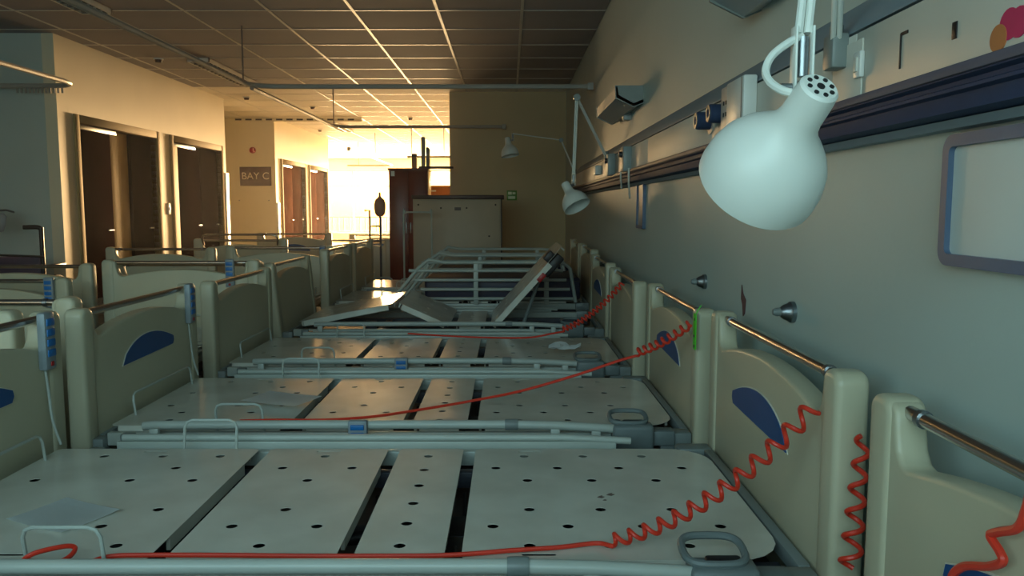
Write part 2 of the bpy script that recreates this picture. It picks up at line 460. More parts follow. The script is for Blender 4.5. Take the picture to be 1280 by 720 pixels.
def rail_low_upper(): return MB().tube([(-.90, RY, .424), (-.86, RY, .428), (0, RY, .430), (.45, RY, .430), (.62, RY, .426), (.80, RY, .416), (.86, RY, .410)], .0165, 12)
def rail_low_lower(): return MB().tube([(-.55, RY-.005, .384), (.60, RY-.005, .384)], .012, 10).box(-.9, .9, RY+.02, RY+.032, .335, .372, .003)
def rail_joint(): return MB().lathe([(.0, -.024), (.0195, -.024), (.021, -.018), (.021, .018), (.0195, .024), (0, .024)], 14, Matrix.Translation((.45, RY, .430)) @ Matrix.Rotation(PI/2, 4, 'Y'))
def rail_stub(): return MB().box(-.017, .017, RY-.012, RY+.012, .33, .417, .004)
def rail_latch(): return MB().box(.82, .97, RY-.03, RY+.05, .335, .432, .014, seg=3).box(.97, 1.05, RY-.005, RY+.06, .35, .405, .006)
def rail_loop():
    P = [(.815+.135*(.5+.5*math.copysign(abs(math.cos(a))**.55, math.cos(a))), RY+.048+.055*math.copysign(abs(math.sin(a))**.7, math.sin(a)), .446+.010*math.copysign(abs(math.sin(a))**.7, math.sin(a))) for a in [2*PI*k/28 for k in range(28)]]
    return MB().tube(P, .009, 8, closed=True)
def rail_tab(): return MB().box(.86, .94, RY-.0, RY+.04, .42, .440, .008)
def far_strip(): return MB().box(-.92, .80, .505, .52, .365, .40, .004).tube([(-.9, .515, .412), (.62, .515, .412), (.85, .515, .40)], .0125, 10)
def bed_mounts():
    m = MB()
    m.box(1.085, 1.115, -.44, .44, .355, .395, .005)
    for s_ in (1, -1):
        m.box(1.0, 1.115, s_*.475-.035, s_*.475+.035, .33, .395, .008)
    return m
def foot_mounts():
    m = MB()
    m.box(-1.11, -1.085, -.44, .44, .33, .37, .004)
    for s_ in (1, -1): m.box(-1.13, -1.06, s_*.475-.03, s_*.475+.03, .26, .37, .008).box(-1.0, -.95, s_*.48-.02, s_*.48+.02, .28, .385, .005)
    return m
def raised_rail(sy):
    def f():
        m = MB(); y = sy*.5
        for k, z in enumerate((.43, .51, .59, .67)):
            m.tube([(-.42-.05*(3-k)*-1, y, z), (.98-.03*k, y, z)], .014, 10)
        m.tube([(-.58, y, .40), (-.50, y, .50), (-.33, y, .70), (-.25, y, .765), (-.12, y, .74), (.80, y, .74), (.90, y, .73), (.95, y, .69), (1.0, y, .40)], .016, 10)
        m.tube([(-.50, y, .40), (-.40, y, .52), (-.25, y, .72)], .011, 8)
        for x in (.15, .75): m.box(x-.02, x+.02, y-.01, y+.01, .38, .74, .004)
        return m
    return f
def bed(name, label, x, y, rz=0, head_emblem=True, foot_emblem=True, foot_ctrl=True, rail='low', rail_ctrl=True,
        leg=0, thigh=0, back=0, tilt=0, dz=0, group='hospital beds', far='low', emblem_foot=True, hoop=False, retain=True, ctrl_y=.42, full=True):
    r = thing(name, label, 'bed', (x, y, 0), rz, group)
    O = (0, 0, dz)
    hb = part('headboard', 'board', board_mesh, 'cream', r, (1.155, 0, dz))
    part('grab_bar', 'bar', lambda: MB().tube([(0, -.445, .832), (0, .445, .832)], .0135, 12), 'chrome', hb)
    for s_ in (1, -1): part('bar_collar', 'collar', lambda: MB().tube([(0, -.007, .832), (0, .007, .832)], .0165, 12), 'steel', hb, (0, s_*.40, 0))
    fb = part('footboard', 'board', board_mesh, 'cream', r, (-1.135, 0, dz), (0, tilt, 0))
    part('grab_bar', 'bar', lambda: None, 'chrome', fb)
    if head_emblem:
        part('emblem_rim', 'leafrim_h', lambda: MB().prism(leaf(.014), 'x', -.0325, -.028), 'cream_rim', hb)
        part('emblem', 'leaf_h', lambda: MB().prism(leaf(), 'x', -.035, -.028), 'blue', hb)
    if foot_emblem:
        part('emblem_rim', 'leafrim_f', lambda: MB().prism(leaf(.014), 'x', .028, .0325), 'cream_rim', fb)
        part('emblem', 'leaf_f', lambda: MB().prism(leaf(), 'x', .028, .035), 'blue', fb)
    if foot_ctrl:
        cp = part('control_panel', 'ctrl', lambda: MB().box(.0, .03, -.03, .03, -.17, .02, .008), 'control', r, (-1.105, ctrl_y, .84+dz), (0, tilt, 0))
        for k in range(4): part('button', 'btn', lambda: MB().box(.028, .034, -.022, .022, -.012, .012, .003), 'blue_button', cp, (0, 0, -.012-k*.034))
        part('stop_button', 'btnr', lambda: MB().box(.028, .034, -.008, .008, -.008, .008, .003), 'red', cp, (0, 0, -.15))
        part('control_cable', 'ctrlcable', lambda: MB().tube(smooth_path([(.015, 0, -.165), (.02, .004, -.25), (.03, .0, -.34), (.05, .005, -.425)]), .0045, 8), 'white_metal', r, (-1.115, ctrl_y, .84+dz))
    for k, ang in (('leg', leg), ('thigh', thigh), ('seat', 0), ('back', back)):
        hx = SECT[k][4]; z = PZ; xx = hx
        if k == 'leg' and thigh:
            L = .05-(-.36); xx = .05-L*math.cos(thigh)-.01; z = PZ+L*math.sin(thigh)
        a = {'leg': -leg, 'thigh': thigh, 'seat': 0, 'back': -back}[k]
        part('%s_section' % k, 'sec_'+k, lambda k=k: section_mesh(k), 'plate', r, (xx, 0, z+dz), (0, a, 0))
    part('frame', 'uframe', upper_frame, 'under', r, O)
    [part('side_channel', 'channel', side_channel, 'white_metal', r, (0, s_*.458, dz)) for s_ in (1, -1)]
    part('motor', 'motors', motors, 'black', r, O)
    part('base_frame', 'base', base_frame, 'under', r)
    part('head_mount', 'hmount', bed_mounts, 'grey_metal', r, O)
    part('foot_mount', 'fmount', foot_mounts, 'grey_metal', r, O)
    for sx in (-.74, .74):
        for sy in (-.40, .40):
            c = part('castor', 'fork', fork, 'grey_metal', r, (sx, sy, 0)); part('wheel', 'castor', castor, 'rubber', c)
    if rail == 'low':
        sr = part('side_rail', 'rlu', rail_low_upper, 'white_metal', r, O)
        part('lower_bar', 'rll', rail_low_lower, 'white_metal', sr); part('joint', 'rj', rail_joint, 'grey_metal', sr)
        [part('rail_post', 'rs', rail_stub, 'white_metal', sr, (x, 0, 0)) for x in (-.86, .61, .76)]
        part('latch', 'rla', rail_latch, 'grey_plastic', sr); part('release_handle', 'rlo', rail_loop, 'grey_plastic', sr); part('release_tab', 'rtab', rail_tab, 'black', sr)
        if rail_ctrl:
            rc = part('rail_control', 'rctrl', lambda: MB().box(-.035, .035, -.03, .0, -.085, .022, .008), 'control', r, (-.11, RY-.005, .430+dz))
            for k in range(3): part('button', 'rbtn', lambda: MB().box(-.025, .025, -.036, -.026, -.010, .010, .003), 'blue_button', rc, (0, 0, -.002-k*.029))
    elif rail == 'up':
        part('side_rail', 'rup-', raised_rail(-1), 'white_metal', r, O)
    if far == 'low': part('far_rail', 'fstrip', far_strip, 'white_metal', r, O)
    elif far == 'up': part('side_rail', 'rup+', raised_rail(1), 'white_metal', r, O)
    if retain:
        for s_ in (1, -1):
            part('mattress_retainer', ('ret', s_), wire(u_path(-.66, -.485, .09, 'x', s_*.44, s_*.015)), 'white_metal', r, O)
        part('mattress_retainer', 'retf', wire(u_path(-.27, .30, .085, 'y', -1.045, -.01)), 'white_metal', r, O)
    if hoop:
        part('push_hoop', 'hoop', lambda: MB().tube([(-1.14, -.42, .78), (-1.17, -.43, .86), (-1.18, -.41, .89), (-1.18, -.36, .90), (-1.18, .36, .90), (-1.18, .41, .89), (-1.17, .43, .86), (-1.14, .42, .78)], .013, 10), 'chrome', r)
    part('amber_reflector', 'refl', lambda: MB().box(-.98, -.92, -.485, -.475, .345, .375, .004), 'amber', r, O)
    return r
BX = -.43
G1, G2 = 'beds with headboards along the right wall', 'beds standing end on by the corridor side'
beds = {}
beds['R0'] = bed('hospital_bed', 'hospital bed nearest the camera, only its cream headboard shows below the whiteboard', BX, .97, group=G1)
beds['R1'] = bed('hospital_bed', 'frontmost full hospital bed with paper sheet and red cord lying across its perforated platform', BX, 2.18, group=G1, rail_ctrl=False)
beds['R2'] = bed('hospital_bed', 'second hospital bed, green tag on its headboard and blue emblem on its footboard', BX-.01, 3.39, group=G1, dz=-.02)
beds['R3'] = bed('hospital_bed', 'third hospital bed, plain headboard without emblem, crumpled paper on its platform', BX-.03, 4.72, group=G1, dz=-.04, head_emblem=False, foot_emblem=False, foot_ctrl=False)
beds['R4'] = bed('hospital_bed', 'hospital bed with back section raised steeply and knee section bent up', BX-.02, 6.02, group=G1, dz=-.03, foot_emblem=False, back=math.radians(48), thigh=math.radians(24), leg=math.radians(11), tilt=math.radians(-5), rail_ctrl=False, foot_ctrl=False, retain=False)
ba = beds['R4']
M4 = Matrix.Translation((.32, 0, PZ-.03)) @ Matrix.Rotation(-math.radians(48), 4, 'Y')
one('back_actuator', MB().box(.52, .70, -.40, -.16, -.075, -.012, .012, M4).box(.60, .68, -.41, -.30, -.01, .045, .01, M4), 'black', ba)
one('red_release', MB().box(.46, .53, -.425, -.40, -.055, -.02, .005, M4), 'red', ba)
one('lift_strut', MB().tube([(.52, -.2, .25), (.69, -.24, .74)], .014, 8), 'grey_metal', ba)
beds['R5'] = bed('hospital_bed', 'hospital bed with raised barred side rails behind the tilted back section', BX, 7.28, group=G1, rail='up', far='up', foot_emblem=False, head_emblem=False, foot_ctrl=False)
beds['R6'] = bed('hospital_bed', 'rearmost hospital bed in the right row, its raised rails just below the beige cabinet', BX, 8.50, group=G1, rail='up', far='up', foot_emblem=False, head_emblem=False, foot_ctrl=False)
H = PI/2
beds['L1'] = bed('hospital_bed', 'lower of the two chrome-barred bed ends at the left edge beside the nearest footboard', -2.2, 1.55, H, group=G2)
beds['L2'] = bed('hospital_bed', 'end-on bed whose wide cream board with grey handset stands before the dark doorways', -2.21, 4.26, -H, group=G2, ctrl_y=.34, foot_emblem=False)
beds['L4'] = bed('hospital_bed', 'low end-on bed at the left edge with blue-buttoned handset and dark bar', -3.29, 3.88, -H, group=G2, dz=-.09, foot_emblem=False)
beds['L3'] = bed('hospital_bed', 'end-on bed whose cream board stands at the left edge under the black wheelchair handle', -3.37, 6.6, H, group=G2, dz=-.03, foot_emblem=False, head_emblem=False)
beds['L5'] = bed('hospital_bed', 'end-on bed behind the wide cream board with handset, left of the leaning footboard', -2.23, 6.68, -H, group=G2, dz=-.02, foot_emblem=False)
beds['L6'] = bed('hospital_bed', 'end-on bed with a chrome push hoop below the BAY C sign', -3.05, 10.25, H, group=G2, hoop=True, foot_ctrl=False, foot_emblem=False)
beds['L7'] = bed('hospital_bed', 'end-on bed silhouetted against the glowing far window', -2.24, 12.75, H, group=G2, dz=-.10, foot_ctrl=False, foot_emblem=False)
rr3 = [(x, y, .17) for x, y in rrect(-.42, .93, -.40, .40, .03, 4)]
# navy mattresses still lying between the raised rails
for y, lab in ((7.28, 'navy mattress between the raised rails nearer the tilted back section'), (8.50, 'navy mattress on the rearmost barred bed below the beige cabinet')):
    mt = thing('mattress', lab, 'mattress', (BX+.12, y, PZ), 0, 'navy mattresses on the barred beds')
    one('cover', MB().box(-.42, .93, -.40, .40, .003, .20, .03, seg=3), 'navy_cover', mt)
    one('piping', MB().tube(rr3, .006, 6, closed=True), 'under', mt)
for u, v, w in ((751, 621, .011), (763, 618, .012), (756, 625, .006)):
    p = onz(u, v, PZ)
    one('grime_mark', MB().prism([(-w, -w*.5), (w*.2, -w), (w, -w*.1), (w*.4, w*.3), (w*.5, w), (-w*.4, w*.4)], 'z', 0, .0006), 'rail_dark', beds['R1'], (p.x-BX, p.y-2.18, PZ))
# spare hoops standing among the far beds
def hoop(label, x, y, w, z1):
    m = MB().tube(smooth_path([(x, y, .02), (x, y, z1-.06), (x+.02, y, z1-.01), (x+.06, y, z1), (x+w-.06, y, z1), (x+w-.02, y, z1-.01), (x+w, y, z1-.06), (x+w, y, .02)], 5), .011, 10)
    m.tube([(x, y-.12, .015), (x, y+.12, .015)], .012, 8).tube([(x+w, y-.12, .015), (x+w, y+.12, .015)], .012, 8)
    tag(one('metal_hoop', m, 'white_metal'), label, 'hoop', 'loose tubular hoops')
hoop('tall white tubular hoop standing against the dark red wardrobe', -1.25, 9.55, .33, 1.15)
hoop('short white tubular hoop left of the barred rails, in front of the red wardrobe', -1.62, 9.42, .24, .36+.02)

# ================================================================== RIGHT WALL
XT = .79
tk = thing('bedhead_trunking', 'long cream service trunking with dark blue rail along right wall', 'trunking', (0, 0, 0))
ya, yb = -.95, 9.6
one('sloped_top', MB().prism([(XR, 1.69), (XR, 1.600), (XT, 1.600), (XT, 1.606)], 'y', ya, yb), 'trunk_slope', tk)
py = [ya, .55, 1.86, 3.15, 4.6, 6.0, 7.4, 8.6, yb]
for a, b in zip(py, py[1:]):
    one('front_panel', MB().box(XT-.002, XR, a+.002, b-.002, 1.452, 1.594, .003), 'trunk_panel', tk)
one('rail', MB().prism([(XR, 1.45), (XT-.012, 1.45), (XT-.02, 1.435), (XT-.02, 1.425), (XT-.008, 1.42), (XT-.008, 1.412), (XT-.018, 1.408), (XT-.018, 1.402), (XT-.006, 1.398), (XT-.006, 1.39), (XT-.012, 1.368), (XR, 1.358)], 'y', ya, yb), 'trunk_rail', tk)
one('rail_lip', MB().box(XT-.026, XT-.014, ya, yb, 1.428, 1.446, .003), 'rail_line', tk)
one('lower_strip', MB().prism([(XR, 1.358), (XT+.02, 1.361), (XT+.03, 1.346), (XR, 1.346)], 'y', ya, yb), 'trunk_slope', tk)
# sockets and outlets on the trunking: y along the wall, z height
XF = XT-.002
def plate_box(name, label, cat, u, v, w, h, dep, m, group=None, X=XF):
    p = onx(u, v, X)
    r = thing(name, label, cat, (X, p.y, p.z), 0, group)
    one('cover', MB().box(-dep, 0, -w/2, w/2, -h/2, h/2, min(.006, dep*.3)), m, r)
    return r, dep
def gas_outlet(label, u, v):
    p = onx(u, v, XF); r = thing('gas_outlet', label, 'outlet', (XF, p.y, p.z), 0, 'gas outlets on the trunking')
    M = Matrix.Rotation(-PI/2, 4, 'Y')
    one('backplate', MB().lathe([(0, 0), (.052, 0), (.052, .004), (0, .006)], 24, M), 'socket_pink', r)
    one('socket_body', MB().lathe([(.012, .005), (.034, .005), (.034, .055), (.028, .06), (.016, .06), (.014, .02), (0, .02)], 20, M), 'trunk_rail', r)
    one('socket_ring', MB().lathe([(.017, .058), (.03, .059), (.03, .063), (.017, .063), (.017, .058)], 20, M), 'steel', r)
gas_outlet('dark round gas outlet left of the pinkish switch plate on trunking', 889, 151)
gas_outlet('dark round gas outlet close against the pinkish switch plate', 906, 142)
r, d = plate_box('socket_plate', 'pinkish outlet plate with small holes beside the dark gas outlets', 'socket', 917, 135, .12, .15, .03, 'socket_pink')
for k in range(4): one('socket_hole', MB().box(-.033, -.029, -.02+.03*(k % 2), -.012+.03*(k % 2), -.03+.04*(k//2), -.016+.04*(k//2)), 'black', r)
r, d = plate_box('socket_box', 'pale box standing out from trunking above the large lamp shade', 'box', 935, 128, .20, .15, .045, 'socket')
one('box_seam', MB().box(-.047, -.044, -.085, -.08, -.07, .07), 'rail_dark', r)
r, d = plate_box('switch', 'narrow white switch on trunking behind the near lamp arm', 'switch', 1077, 81, .035, .058, .012, 'socket')
one('rocker', MB().box(-.016, -.01, -.008, .008, -.016, .016, .002), 'trunk_panel', r)
r, d = plate_box('cover_plate', 'large flush blank cover plate on trunking beside the narrow white switch', 'plate', 1060, 92, .16, .13, .004, 'trunk_panel')
r, d = plate_box('bracket_slot', 'dark L-shaped slot in the trunking front', 'slot', 1126, 64, .006, .07, .002, 'black')
one('slot_arm', MB().box(-.002, 0, -.028, .0, .03, .036), 'black', r)
r, d = plate_box('knockout_hole', 'small dark oval hole punched in the trunking front', 'hole', 1194, 38, .016, .03, .002, 'black')
for q, (u, v, m, lab, s_) in enumerate(((1262, 30, 'pink', 'round pink sticker nearer the gap on trunking at top right', .025), (1275, 27, 'pink', 'round pink sticker at the right edge of the picture', .024), (1249, 48, 'orange', 'oval orange sticker below the pink stickers on trunking', .022))):
    p = onx(u, v, XF); tag(one('sticker', MB().lathe([(0, 0), (s_, 0), (s_, .0012+.0006*q), (0, .0012+.0006*q)], 20, Matrix.Rotation(-PI/2, 4, 'Y')), m, None, (XF, p.y, p.z)), lab, 'sticker', 'stickers on the trunking')
r, d = plate_box('socket_box', 'small pale socket box at far end of trunking beside the hanging lamp', 'box', 750, 213, .16, .08, .05, 'socket')
one('socket_hole', MB().box(-.052, -.049, -.05, -.02, -.02, .02), 'black', r)
for u, v, lab in ((768, 206, 'grey box on trunking just right of the lamp mount'), (788, 199, 'taller grey box with hanging lead on far trunking')):
    r, d = plate_box('equipment_box', lab, 'box', u, v, .12, .16, .055, 'switch_grey', 'grey boxes on far trunking')
    one('knob', MB().lathe([(0, 0), (.02, 0), (.018, .02), (0, .02)], 14, Matrix.Translation((-.055, 0, .03)) @ Matrix.Rotation(-PI/2, 4, 'Y')), 'black', r)
for k, (u, v0, v1, lab) in enumerate(((776, 214, 236, 'thin white lead hanging from the grey box by the lamp mount'), (786, 210, 248, 'longer thin white lead hanging below the trunking'))):
    a = onx(u, v0, XT-.05); b = onx(u+1, v1, XT-.05)
    tag(one('hanging_lead', MB().tube(smooth_path([a, (a+b)/2+Vector((0, .02, 0)), b]), .006, 6), 'white_metal'), lab, 'cable', 'leads under the trunking')
# whiteboard under the rail
wb = thing('whiteboard', 'whiteboard with rounded blue-grey frame under the trunking', 'whiteboard', (XR, 1.14, 1.214))
bw, bh = .40, .122
outer = rrect(-bw, bw, -bh, bh, .03, 6); inner = rrect(-bw+.022, bw-.022, -bh+.022, bh-.022, .012, 6)
one('frame', MB().prism(outer, 'x', -.025, 0, holes=[inner]), 'board_frame', wb)
one('writing_surface', MB().box(-.014, -.004, -bw+.02, bw-.02, -bh+.02, bh-.02), 'board_white', wb)
# wall buffers
for u, v, lab in ((882, 352, 'cone-shaped steel wall buffer farther along, left of the dark scuff'), (992, 390, 'cone-shaped steel wall buffer nearer, right of the dark scuff')):
    p = onx(u, v, XR)
    r = thing('wall_buffer', lab, 'buffer', (XR, p.y, p.z), 0, 'steel buffers on the right wall')
    M = Matrix.Rotation(-PI/2, 4, 'Y')
    one('flange', MB().lathe([(0, 0), (.032, 0), (.032, .012), (.026, .018), (.022, .03), (.014, .04), (0, .04)], 20, M), 'steel', r)
    one('tip', MB().lathe([(0, .04), (.012, .04), (.013, .05), (.009, .062), (0, .064)], 16, M), 'grey_metal', r)
p = onx(930, 374, XR)
tag(one('wall_scuff', MB().prism([(-.02, -.05), (.0, -.062), (.012, -.02), (.03, .0), (.026, .05), (.008, .02), (-.028, .0)], 'x', -.003, 0, mtx=Matrix.Translation((XR, p.y, p.z))), 'stain'), 'torn dark red mark on the right wall between the two steel buffers', 'mark')
p = onx(803, 256, XR)
r = thing('leaflet_holder', 'small narrow grey frame on right wall below far trunking', 'frame', (XR, p.y, p.z))
one('frame', MB().prism(rrect(-.13, .13, -.15, .15, .01, 3), 'x', -.02, 0, holes=[rrect(-.11, .11, -.13, .13, .005, 3)]), 'board_frame', r)
one('insert', MB().box(-.01, -.003, -.115, .115, -.135, .135), 'switch_grey', r)
# wall uplights
def uplight(label, y0, y1):
    r = thing('wall_uplight', label, 'wall light', (XR, 0, 0), 0, 'trough lights on the right wall')
    one('housing', MB().prism([(0, 1.865), (-.06, 1.840), (-.17, 1.895), (-.175, 1.960), (-.165, 1.965), (-.155, 1.910), (-.06, 1.860), (0, 1.885)], 'y', y0, y1), 'uplight_grey', r)
    for y in (y0, y1-.012): one('end_cap', MB().prism([(0, 1.860), (-.06, 1.835), (-.175, 1.890), (-.18, 1.970), (0, 1.970)], 'y', y, y+.012), 'grey_metal', r)
    one('lamp_tube', MB().tube([(-.1, y0+.05, 1.930), (-.1, y1-.05, 1.930)], .013, 10), 'socket', r)
    one('wall_bracket', MB().box(-.05, 0, (y0+y1)/2-.05, (y0+y1)/2+.05, 1.810, 1.870, .005), 'uplight_grey', r)
uplight('grey trough light on right wall above the far trunking', 5.15, 6.25)
uplight('trough light at the top edge of the picture left of the near lamp arm', 1.6, 2.78)

# ------------------------------------------------------------------ anglepoise wall lamps
def lamp(label, mount, elbow, tip, cap, axis, scale=1.0, loop=None):
    mount, elbow, tip, cap = map(Vector, (mount, elbow, tip, cap)); axis = Vector(axis).normalized()
    r = thing('examination_lamp', label, 'lamp', mount, 0, 'white jointed lamps on the right wall')
    def L(p): return Vector(p)-mount
    one('wall_bracket', MB().box(-.02, XT-mount.x+.0, -.03, .03, -.05, .03, .006).tube([(0, 0, -.04), (0, 0, .05)], .016, 12), 'grey_metal', r)
    def twin(a, b, gap=.013):
        a, b = L(a), L(b); d = (b-a).normalized(); sd = Vector((d.y, -d.x, 0)) if abs(d.z) < .95 else Vector((1, 0, 0)); sd.normalize()
        m = MB()
        w = .0062
        m.tube([a+sd*gap*.5, b+sd*gap*.5], w, 8).tube([a-sd*gap*.5, b-sd*gap*.5], w, 8)
        return m
    one('lower_arm', twin(mount, elbow), 'enamel', r)
    one('elbow_joint', MB().lathe([(0, -.018), (.026, -.018), (.026, .018), (0, .018)], 18, align(L(elbow), (0, 1, 0))), 'grey_metal', r)
    one('upper_arm', twin(elbow, tip), 'enamel', r)
    # yoke between the arm and the shade neck
    one('yoke', MB().box(-.014, -.010, -.012, .012, -.085, .01, .002, align(L(tip), (0, 0, 1))).box(.010, .014, -.012, .012, -.085, .01, .002, align(L(tip), (0, 0, 1))), 'enamel', r)
    side = axis.orthogonal().normalized()
    yb = L(tip)+Vector((0, 0, -.075))
    one('yoke_pivot', MB().tube([yb+Vector((-.03, 0, .0)), yb+Vector((.018, 0, 0))], .006, 10).tube([yb, L(cap)+axis*.04*scale], .011, 10).tube([L(tip)+Vector((0, 0, -.005)), L(tip)+Vector((0, 0, -.06))], .0085, 10), 'steel', r)
    k = scale
    prof = [(.0, -.0), (.0245, -.0), (.0285, .004), (.030, .02), (.031, .055), (.034, .07), (.043, .085), (.058, .10), (.074, .118), (.087, .14), (.094, .165), (.096, .19), (.0955, .20)]
    inn = [(.0935, .20), (.092, .165), (.085, .142), (.072, .121), (.056, .103), (.038, .088), (.024, .075), (0, .07)]
    M = align(L(cap), axis)
    sh = one('shade', MB().lathe([(a*k, b*k) for a, b in prof+inn], 48, M), 'enamel', r)
    for q in range(9):
        a, rr, hr = (0, 0, .0058) if q == 8 else (2*PI*q/8, .0175, .0036)
        one('vent_hole', MB().lathe([(0, -.0016), (hr*k, -.0016), (hr*k, .001), (0, .001)], 12, M @ Matrix.Translation((rr*k*math.cos(a), rr*k*math.sin(a), 0))), 'black', sh)
    one('bulb', MB().lathe([(0, .07*k), (.014*k, .075*k), (.016*k, .1*k), (.028*k, .13*k), (.026*k, .15*k), (0, .165*k)], 16, M), 'socket', sh)
    if loop: one('cable', MB().tube(smooth_path([L(p) for p in loop]), .0058, 8), 'enamel', r)
    return r
tip1 = ony(1004, 42, 1.17); cap1 = ony(1026, 108, 1.075)
lamp('large white enamel lamp in the foreground with ventilated cap', (XT-.02, 1.93, 1.575), (.505, 1.27, 2.1), tip1, cap1, ony(953, 217, 1.20)-cap1,
     .95, [ony(1003, 45, 1.17), ony(985, 54, 1.165), ony(965, 70, 1.16), ony(957, 88, 1.15), ony(963, 103, 1.13), ony(978, 113, 1.11), ony(994, 117, 1.10)])
tip2 = ony(717, 218, 5.95)
lamp('white lamp hanging on the right wall in the middle distance', (XT-.01, 6.45, 1.60), ony(721, 122, 6.05), tip2, ony(706, 229, 5.95), (.10, -.10, -.2), 1.06)
tip3 = ony(641, 167, 9.7)
lamp('small far lamp with conical shade before the brown partition', (XT-.01, 9.5, 1.6), (.62, 9.6, 2.0), tip3, ony(634, 172, 9.7), (.035, -.03, -.2), 1.12)

# ================================================================== CEILING FITTINGS
def curtain_rail(label, pts, rods, rad=.09):
    r = thing('curtain_rail', label, 'curtain rail', (0, 0, 0), 0, 'suspended curtain rails')
    P = [Vector(p) for p in pts]; path = [P[0]]
    for a, b, c in zip(P, P[1:], P[2:]):
        u = (a-b).normalized(); w = (c-b).normalized(); R = .3
        for k in range(9):
            t = k/8; path.append((b+u*R)*(1-t)**2+b*2*t*(1-t)+(b+w*R)*t*t)
    path.append(P[-1])
    one('track', MB().tube(path, .024, 8), 'rail_white', r)
    for x, y in rods: one('drop_rod', MB().tube([(x, y, P[0].z), (x, y, ZC)], .008, 8), 'rail_dark', r)
    one('end_stop', MB().box(P[-1].x-.03, P[-1].x+.03, P[-1].y-.03, P[-1].y+.03, P[-1].z-.035, P[-1].z+.035, .006), 'rail_white', r)
    return r
ZR = 2.385
curtain_rail('long curtain rail turning across the nearer bay to the right wall', [(-2.52, .5, ZR), (-2.52, 8.0, ZR), (.80, 8.0, ZR)], [(-2.52, 4.5), (-2.52, 7.75), (-1.2, 8.0)][:2])
curtain_rail('farther curtain rail ending above the small conical lamp', [(-2.55, 8.1, ZR), (-2.55, 11.9, ZR), (-.07, 11.9, ZR)], [(-2.5, 11.6)])
r = curtain_rail('curtain rail corner at the left edge with dark underside', [(-4.17, 3.5, ZR), (-4.17, 7.95, ZR), (-6.5, 7.95, ZR)], [(-4.17, 6.55)])
for k in range(12): part('curtain_glide', 'glide', lambda: MB().box(-.008, .008, -.006, .006, -.05, 0), 'rail_white', r, (-4.35-.04*k, 7.95, ZR-.02))
curtain_rail('curtain rail in the far hall above the glowing window', [(-4.2, 21.0, 2.3), (-3.0, 21.0, 2.3), (-3.0, 15.2, 2.3)], [(-3.9, 21.0), (-3.05, 18.5)])
curtain_rail('short curtain rail in the far hall above the red wardrobe', [(-2.2, 17.5, 2.3), (-1.0, 17.5, 2.3), (-1.0, 23.5, 2.3)], [(-2.1, 17.5), (-1.4, 17.5)])
def troffer(label, x, y0, y1, w=.26):
    r = thing('ceiling_light', label, 'ceiling light', (x, y0, ZC), 0, 'louvred ceiling lights')
    L = y1-y0
    one('housing', MB().box(-w/2, w/2, 0, .02, -.05, -.004).box(-w/2, w/2, L-.02, L, -.05, -.004).box(-w/2, -w/2+.015, 0, L, -.05, -.004).box(w/2-.015, w/2, 0, L, -.05, -.004), 'tbar', r)
    one('reflector', MB().box(-w/2, w/2, 0, L, -.008, -.004), 'chrome', r)
    n = 14
    for k in range(n): part('louvre_fin', ('fin', w), lambda: MB().prism([(0, -.05), (.012, -.012), (-.012, -.012)], 'x', -w/2+.015, w/2-.015), 'chrome', r, (0, .04+(L-.08)*k/(n-1), 0))
    one('louvre_spine', MB().box(-.008, .008, .02, L-.02, -.048, -.012), 'chrome', r)
    one('lamp_tube', MB().tube([(.06, .05, -.03), (.06, L-.05, -.03)], .012, 8), 'socket', r)
troffer('louvred ceiling light at the top edge of the picture, left', -3.55, 5.6, 7.1)
troffer('louvred ceiling light beside the long curtain rail', -3.55, 9.35, 11.15)
troffer('louvred ceiling light far down the hall', -3.55, 16.0, 17.8)
def detector(label, u, v):
    d = _d(u, v); t = (ZC-CZ)/d.z; p = Vector((d.x*t, d.y*t, ZC))
    r = thing('smoke_detector', label, 'smoke detector', p, 0, 'round ceiling detectors')
    one('base', MB().lathe([(0, 0), (.055, 0), (.055, -.015), (0, -.015)], 20), 'socket', r)
    one('sensor_head', MB().lathe([(0, -.015), (.04, -.015), (.034, -.045), (0, -.05)], 18), 'sign', r)
detector('round ceiling detector nearest, above the first doorway', 198, 73)
detector('ceiling detector above the passage opening', 308, 121)
detector('ceiling detector above the third doorway', 391, 133)
detector('ceiling detector low in the distance left of the glow', 400, 162)
detector('ceiling detector in the bright hall ceiling', 513, 147)
g = thing('ceiling_grille', 'dashed dark air grille where ceiling meets the BAY C wall', 'grille', (-4.9, YD-.03, ZC-.03))
one('grille_frame', MB().box(-.35, 2.1, 0, .025, -.04, .025, .003), 'hall_paint', g)
for k in range(12): part('grille_slot', 'gslot', lambda: MB().box(-.06, .06, -.004, .002, -.02, .01), 'black', g, (-.25+k*.195, 0, 0))

# ================================================================== LEFT WALL FITTINGS
sg = thing('ward_sign', 'brown wall sign reading BAY C', 'sign', (-4.86, YD, 1.805))
one('sign_panel', MB().box(-.30, .30, -.025, 0, -.18, .18, .008), 'sign', sg)
tc = bpy.data.curves.new('lettering', 'FONT'); tc.body = 'BAY C'; tc.size = .19; tc.align_x = 'CENTER'; tc.align_y = 'CENTER'; tc.extrude = .003
to = bpy.data.objects.new('tmp', tc); C.objects.link(to); bpy.context.view_layer.update()
me = bpy.data.meshes.new_from_object(to.evaluated_get(bpy.context.evaluated_depsgraph_get())); bpy.data.objects.remove(to)
me.materials.clear(); me.materials.append(MATS['sign_letter'])
ob('lettering', me, sg, (0, -.028, 0), (PI/2, 0, 0))
for x in (-.33, .24): one('fixing', MB().lathe([(0, 0), (.012, 0), (0, .01)], 10, Matrix.Translation((x, -.0, -.46)) @ Matrix.Rotation(PI/2, 4, 'X')), 'steel', sg)
al = thing('fire_alarm', 'round red fire alarm sounder above the BAY C sign', 'alarm', (-4.90, YD, 2.30))
